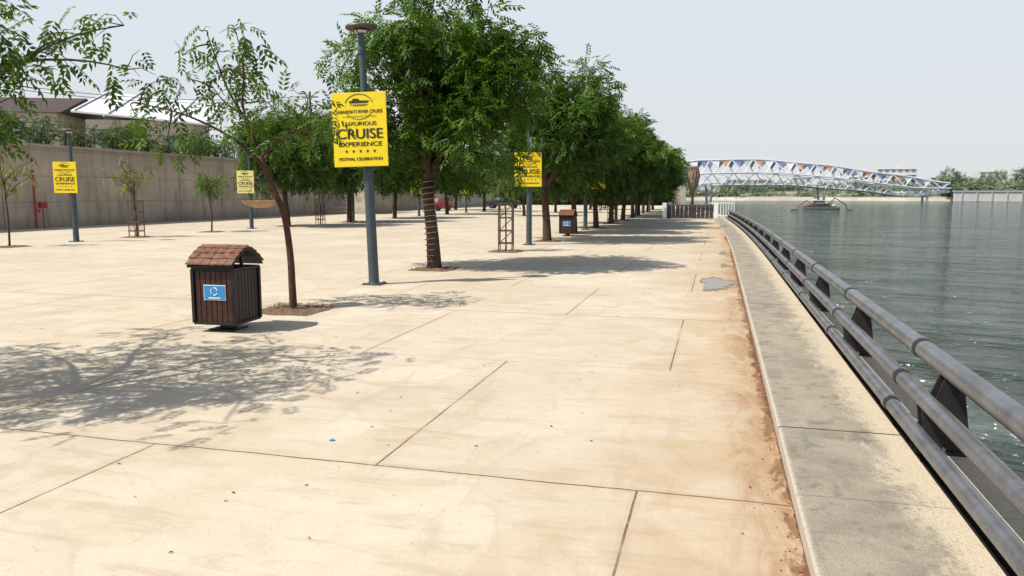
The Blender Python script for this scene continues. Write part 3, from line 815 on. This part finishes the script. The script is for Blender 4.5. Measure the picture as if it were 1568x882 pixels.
def car(col):
    b=MB(); P=[(-2,.35),(-2,.75),(-1.75,.9),(-1.2,.95),(-.75,1.4),(.7,1.42),(1.35,.98),(1.95,.85),(2.02,.4)]
    k=len(P)
    vs=[(p[0],-.82+(.12 if p[1]>1.2 else 0),p[1]) for p in P]+[(p[0],.82-(.12 if p[1]>1.2 else 0),p[1]) for p in P]
    b.add(vs,[tuple(range(k))[::-1],tuple(range(k,2*k))]+[(q,(q+1)%k,(q+1)%k+k,q+k) for q in range(k)],col)
    for s_ in(-1,1):
        b.add([(-1.05,s_*.83,.98),(1.1,s_*.83,.98),(.62,s_*.735,1.36),(-.68,s_*.735,1.34)],[(0,1,2,3)],'window')
        for x in(-1.25,1.25): b.tube([(x,s_*.68,.32),(x,s_*.86,.32)],.32,'binblack',16); b.tube([(x,s_*.86,.32),(x,s_*.87,.32)],.18,'pole',12)
    b.add([(-1.24,-.68,.97),(-1.24,.68,.97),(-.80,.6,1.37),(-.80,-.6,1.37)],[(0,1,2,3)],'window')
    return b.mesh('parked_car',False)
M['car_red']=simple('car_red',(.45,.03,.03),.3); M['car_dark']=simple('car_dark',(.04,.04,.05),.3)
place(car('car_red'),'parked_car',(-27.5,74,0),(0,0,1.3),(.8,.8,.9)); place(car('car_dark'),'parked_car',(-24.5,88,0),(0,0,.1))

# jetty fence and sculpture
b=MB()
x0,x1,yf=-3.5,-.1,53.5
for x in np.arange(x0,x1,.11): b.tube([(x,yf,.05),(x,yf,.92)],.016,'metal_dark',5)
for z in(.08,.95): b.tube([(x0,yf,z),(x1,yf,z)],.035,'metal_dark',6)
for y in np.arange(yf,yf+6,.16): b.tube([(x0,y,.05),(x0,y,.92)],.016,'metal_dark',5)
for x in np.arange(x0+.3,x1,.28): b.box((x,yf+.12,.5),(.22,.02,.85),'metal_dark')
for x in(x0,x1): b.box((x,yf,.55),(.28,.28,1.1),'white',None,.02)
b.box((x0,yf+6,.55),(.28,.28,1.1),'white')
b.obj('jetty_fence',smooth=False)
b=MB()
for i in range(9): b.box((.15+.18*i-.5,55.5,.55),(.05,.05,1.1),'white')
b.box((.22,55.5,1.08),(1.7,.06,.06),'white'); b.box((.22,55.5,.2),(1.7,.06,.06),'white'); b.obj('white_gate',smooth=False)
b=MB(); b.tube([(0,0,0),(0,0,1.9)],[.12,.08],'metal_brown',10)
b.lathe([(.10,1.75),(.16,1.9),(.28,2.2),(.40,2.6),(.44,3.0),(.40,3.25),(.30,3.4),(.34,3.6),(.2,3.66)],'thatch',16)
for i in range(14):
    a=i*.45; b.tube([(.12*math.cos(a),.12*math.sin(a),1.8),(.33*math.cos(a+.3),.33*math.sin(a+.3),2.3),(.46*math.cos(a+.6),.46*math.sin(a+.6),3.0),(.34*math.cos(a+.8),.34*math.sin(a+.8),3.6)],.03,'thatch',5)
b.obj('woven_torch_sculpture',(-1.75,56.0,0))

# ------------------------------------------------------------------ water and far bank
b=MB(); zw=-1.8
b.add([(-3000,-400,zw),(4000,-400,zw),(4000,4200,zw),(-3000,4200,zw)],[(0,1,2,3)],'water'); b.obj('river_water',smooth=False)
b=MB(); rd=random.Random(2); xs=np.arange(-700,1500,25); vs=[];fs=[]
for x in xs:
    yb=430-.12*max(0,x-60) if x<260 else 406
    n_=rd.uniform(-3,3)
    vs+=[(x,yb+n_,zw-.5),(x,yb+4+n_,.0+rd.uniform(-.3,.3)),(x,yb+14+n_,.6),(x,yb+15,3.0),(x,yb+60,3.4),(x,3500,3.4)]
for i in range(len(xs)-1):
    for j in range(5): fs.append((6*i+j,6*i+6+j,6*i+7+j,6*i+1+j))
b.add(vs,fs,'farbank')
gi=b.mat('fargrass')
for i,f in enumerate(b.f):
    if i%5 in(1,3,4): b.mi[i]=gi
b.obj('far_riverbank',smooth=False)
def far_trees(name,boxes,seed,per=9,leaf=6.5,key='far_leaf'):
    global rng
    rng=np.random.default_rng(seed);C_=[];Rr=[]
    for (x0,x1,y0,y1,z0,z1,n,r0,r1) in boxes:
        for _ in range(n): C_.append((rng.uniform(x0,x1),rng.uniform(y0,y1),rng.uniform(z0,z1)));Rr.append(rng.uniform(r0,r1))
    P=[];D=[];Sc=[];Tn=[]
    for c,r_ in zip(C_,Rr):
        k=int(per*r_*r_); v=rng.normal(0,1,(k,3));v/=np.linalg.norm(v,axis=1)[:,None]
        P.append(np.array(c)+v*r_*rng.uniform(.4,1,(k,1))*[1,1,.7]);D.append(v+rng.normal(0,.4,(k,3)));Sc.append(rng.uniform(.7,1.3,k)*leaf);Tn.append(np.clip(.3+rng.uniform(-.3,.4,k)+v[:,2]*.3,0,1))
    V,F,tt=foliage(None,np.vstack(P),np.vstack(D),np.concatenate(Sc),np.concatenate(Tn),key,TM)
    b=MB()
    for c,r_ in zip(C_,Rr): b.tube([(c[0],c[1],0),c],[.4,.2],'bark',5)
    place(tree_mesh(name,b,V,F,tt,key),name)
far_trees('far_bank_trees',[(-60,110,446,470,3.0,6.0,80,2,4.2),(110,420,425,470,4.0,10.5,150,2.2,5.5),(110,220,410,425,2,6,30,2,3),(-60,110,436,444,.5,2.5,60,1.2,2.4)],5)
def farb(name,x,y,w,h,st,key='buildfar'):
    b=MB(); b.box((0,0,h/2),(w,12,h),key)
    for f in range(st):
        zc=(f+.6)*h/st
        nn=max(2,int(w/3.2))
        for i in range(nn): b.box((-w/2+(i+.5)*w/nn,-6.02,zc),(w/nn*.5,.2,h/st*.45),'window')
        b.box((0,-6.25,(f+1)*h/st-.15),(w+.6,.5,.3),'far_white')
    b.box((w*.2,0,h+1),(w*.25,5,2),key)
    b.obj(name,(x,y,3.4),smooth=False)
farb('far_apartment_building',104,520,22,13.5,4); farb('far_apartment_building',84,530,14,12,4); farb('far_apartment_building',124,500,12,8,2)
farb('far_house',150,500,14,11,2); farb('far_house',168,500,12,12,3); farb('far_house',196,520,22,9,2); farb('far_house',232,540,20,11,3); farb('far_house',52,540,12,9,2); farb('far_house',20,560,30,8,2)
b=MB(); b.box((160,397,.6),(110,2.2,4.6),'buildfar'); b.box((160,396.8,3.0),(111,2.8,.3),'far_white')
for i in range(18): b.box((108+i*6.1,395.7,.4),(.5,.4,4.2),'farbank')
b.obj('far_ghat_wall',smooth=False)

# ------------------------------------------------------------------ bridge
b=MB()
A=Vector((-48,318,0)); B_=Vector((99,384,0)); dv=(B_-A).normalized(); sd=Vector((-dv.y,dv.x,0))
def interp(s,tab):
    for i in range(len(tab)-1):
        if s<=tab[i+1][0]:
            t=(s-tab[i][0])/(tab[i+1][0]-tab[i][0]); t=t*t*(3-2*t)*.5+t*.5; return tab[i][1]+(tab[i+1][1]-tab[i][1])*t
    return tab[-1][1]
zt=[(0,7),(.12,12),(.26,15.6),(.42,16.2),(.6,14.2),(.8,10.5),(1,6.5)]
zb=[(0,3.8),(.2,4.6),(.35,5.6),(.5,5.6),(.7,3.6),(.88,.6),(1,2.6)]
wd=[(0,3),(.3,9),(.5,10),(.8,6),(1,3)]
n=34; pan=[]
for s_ in(-1,1):
    tp=[];bp=[];mp=[]
    for i in range(n+1):
        s=i/n; base=A.lerp(B_,s); w=interp(s,wd)*.5
        zt_,zb_=interp(s,zt),interp(s,zb)
        tp.append(base+sd*s_*w*.55+Vector((0,0,zt_))); mp.append(base+sd*s_*w*1.15+Vector((0,0,zt_*.5+zb_*.5-.3))); bp.append(base+sd*s_*w*.7+Vector((0,0,zb_)))
    b.tube(tp,.42,'far_white',6); b.tube(mp,.32,'far_white',6); b.tube(bp,.38,'far_white',6)
    for i in range(n):
        a_,c_=(tp,mp) if i%2==0 else (mp,tp)
        b.tube([a_[i],c_[i+1]],.26,'far_white',5)
        a_,c_=(mp,bp) if i%2==0 else (bp,mp)
        b.tube([a_[i],c_[i+1]],.2,'far_white',5)
        key=['orange','far_white','panelblue','far_white','orange','panelblue','far_grey'][i%7]
        if i%2==0: tri=[tp[i].lerp(mp[i],.08),tp[i].lerp(tp[i+1],.9),mp[i+1].lerp(tp[i],.35)]
        else: tri=[tp[i+1].lerp(mp[i+1],.08),tp[i].lerp(tp[i+1],.1),mp[i].lerp(tp[i+1],.35)]
        b.add([tuple(p) for p in tri],[(0,1,2)],key)
    pan.append((tp,bp,mp))
for i in range(0,n+1): b.tube([pan[0][0][i],pan[1][0][i]],.16,'far_white',5)
for i in range(n): b.tube([pan[0][0][i],pan[1][0][i+1]],.12,'far_white',4)
for i in range(n):
    p0,p1,q0,q1=pan[0][1][i],pan[1][1][i],pan[0][1][i+1],pan[1][1][i+1]
    vs=[p0,p1,q1,q0]; vs=[(v.x,v.y,v.z+.3) for v in vs]; vs+=[(v[0],v[1],v[2]+.5) for v in vs]
    b.add(vs,[(0,1,2,3),(7,6,5,4),(0,4,5,1),(1,5,6,2),(2,6,7,3),(3,7,4,0)],'far_grey')
for s in(.02,.30,.62,.93):
    base=A.lerp(B_,s); z=interp(s,zb)
    for q in(-1,1):
        b.tube([base+sd*q*1.5+Vector((0,0,zw-1)),base+sd*q*interp(s,wd)*.4+Vector((0,0,z))],[.6,.4],'far_grey',8)
b.tube([A.lerp(B_,-.4)+Vector((0,0,3.5)),A+Vector((0,0,4.8))],1.0,'far_grey',8)
b.obj('pedestrian_truss_bridge')

# ------------------------------------------------------------------ dredger
b=MB()
b.box((0,0,.25),(8,3.4,.9),'boatgreen',None,.15); b.box((-.4,0,.85),(7,3,.25),'boatdark')
b.box((-.6,0,1.6),(2.4,2.0,1.3),'boatgreen',None,.1); b.box((-.6,0,2.35),(2.8,2.3,.16),'white')
b.box((-.6,-1.01,1.75),(1.8,.04,.6),'window'); b.box((1.4,0,1.2),(1.3,1.4,.6),'boatdark',None,.08)
b.tube([(1,0,1),(3.2,.2,2.9),(5.6,.2,1.4),(6.1,.2,.2)],.13,'boatdark',6)
b.tube([(1.5,.3,1.0),(3.2,.3,2.2)],.08,'boatdark',6)
b.tube([(-1.6,.4,1.2),(-3.4,.4,2.3),(-5.6,.3,.6)],.11,'boatdark',6)
b.tube([(.4,0,2.2),(.4,0,4.0)],.06,'boatdark',5); b.tube([(.4,0,3.9),(3.2,.2,2.9)],.04,'boatdark',4); b.tube([(.4,0,3.9),(-3.4,.4,2.3)],.04,'boatdark',4)
b.box((-6.3,0,.0),(1.6,.9,.5),'boatgreen',None,.1); b.box((6.6,.1,.0),(1.2,.9,.5),'boatgreen',None,.1)
b.box((-2.6,.0,1.15),(.9,1.2,.5),'red',None,.05); b.box((2.7,-.8,1.15),(.5,.5,.6),'white')
place(b.mesh('dredger_boat'),'dredger_boat',(22.0,182,zw),(0,0,.1),(.9,.9,.9))
b=MB(); b.lathe([(.02,-.1),(.2,.02),(.24,.12),(.2,.24),(.06,.34),(.03,.55),(.01,.56)],'red',16); b.obj('buoy',(23,56.5,zw))

b=MB(); b.add([(0,0,.005),(.03,.005,.012),(.035,.025,.006),(.01,.03,.014),(-.01,.015,.005)],[(0,1,3,4),(1,2,3)],'blue'); b.obj('paper_litter',(-2.55,4.65,0),smooth=False)
b=MB(); rd=random.Random(8)
for i in range(240):
    x=rd.uniform(-9,.3);y=rd.uniform(2.3,18); a=rd.uniform(0,6.3); s_=rd.uniform(.006,.019)
    c_,q_=math.cos(a)*s_,math.sin(a)*s_
    b.add([(x-c_,y-q_,.004),(x+q_*.4,y-c_*.4,.01),(x+c_,y+q_,.005),(x-q_*.4,y+c_*.4,.008)],[(0,1,2,3)],'bark_red')
b.obj('fallen_leaves',smooth=False)

# ------------------------------------------------------------------ light
el=math.radians(53); sx,sy=-.78,-.625
w=bpy.data.worlds.new('World'); S.world=w; w.use_nodes=True; nt=w.node_tree; h=N(nt)
bg=nt.nodes['Background']
sky=h.n('ShaderNodeTexSky',sky_type='NISHITA'); sky.sun_disc=False; sky.sun_elevation=el; sky.sun_rotation=math.atan2(sx,sy)
sky.air_density=1.0; sky.dust_density=1.5; sky.ozone_density=1.0; sky.altitude=50
tc=h.n('ShaderNodeTexCoord').outputs['Generated']; sp=h.n('ShaderNodeSeparateXYZ'); h.l(tc,sp.inputs[0])
z=sp.outputs[2]
# humid haze layer: bright pale near the horizon, thinning with elevation (values divided by the 0.12 strength)
k=1/.12
hz=h.mix(h.ramp(z,0,.26),C(.76*k,.775*k,.80*k),C(.74*k,.815*k,.875*k))
hf=h.ramp(z,.24,.60,.95,.05)
col=h.mix(hf,sky.outputs[0],hz)
h.l(col,bg.inputs[0]); bg.inputs[1].default_value=.12
sun=bpy.data.lights.new('sun','SUN'); sun.energy=5.0; sun.angle=math.radians(.5); sun.color=(1,.965,.89)
so=bpy.data.objects.new('sun',sun); S.collection.objects.link(so)
d=Vector((-sx*math.cos(el),-sy*math.cos(el),-math.sin(el))); so.rotation_euler=d.to_track_quat('-Z','Y').to_euler()

cam=bpy.data.cameras.new('camera'); cam.lens=27.0; cam.sensor_width=36; cam.clip_end=6000; cam.clip_start=.05
co=bpy.data.objects.new('camera',cam); S.collection.objects.link(co); co.location=(0,0,1.7)
co.rotation_euler=(math.radians(90-6.98),0,math.radians(14.93)); S.camera=co
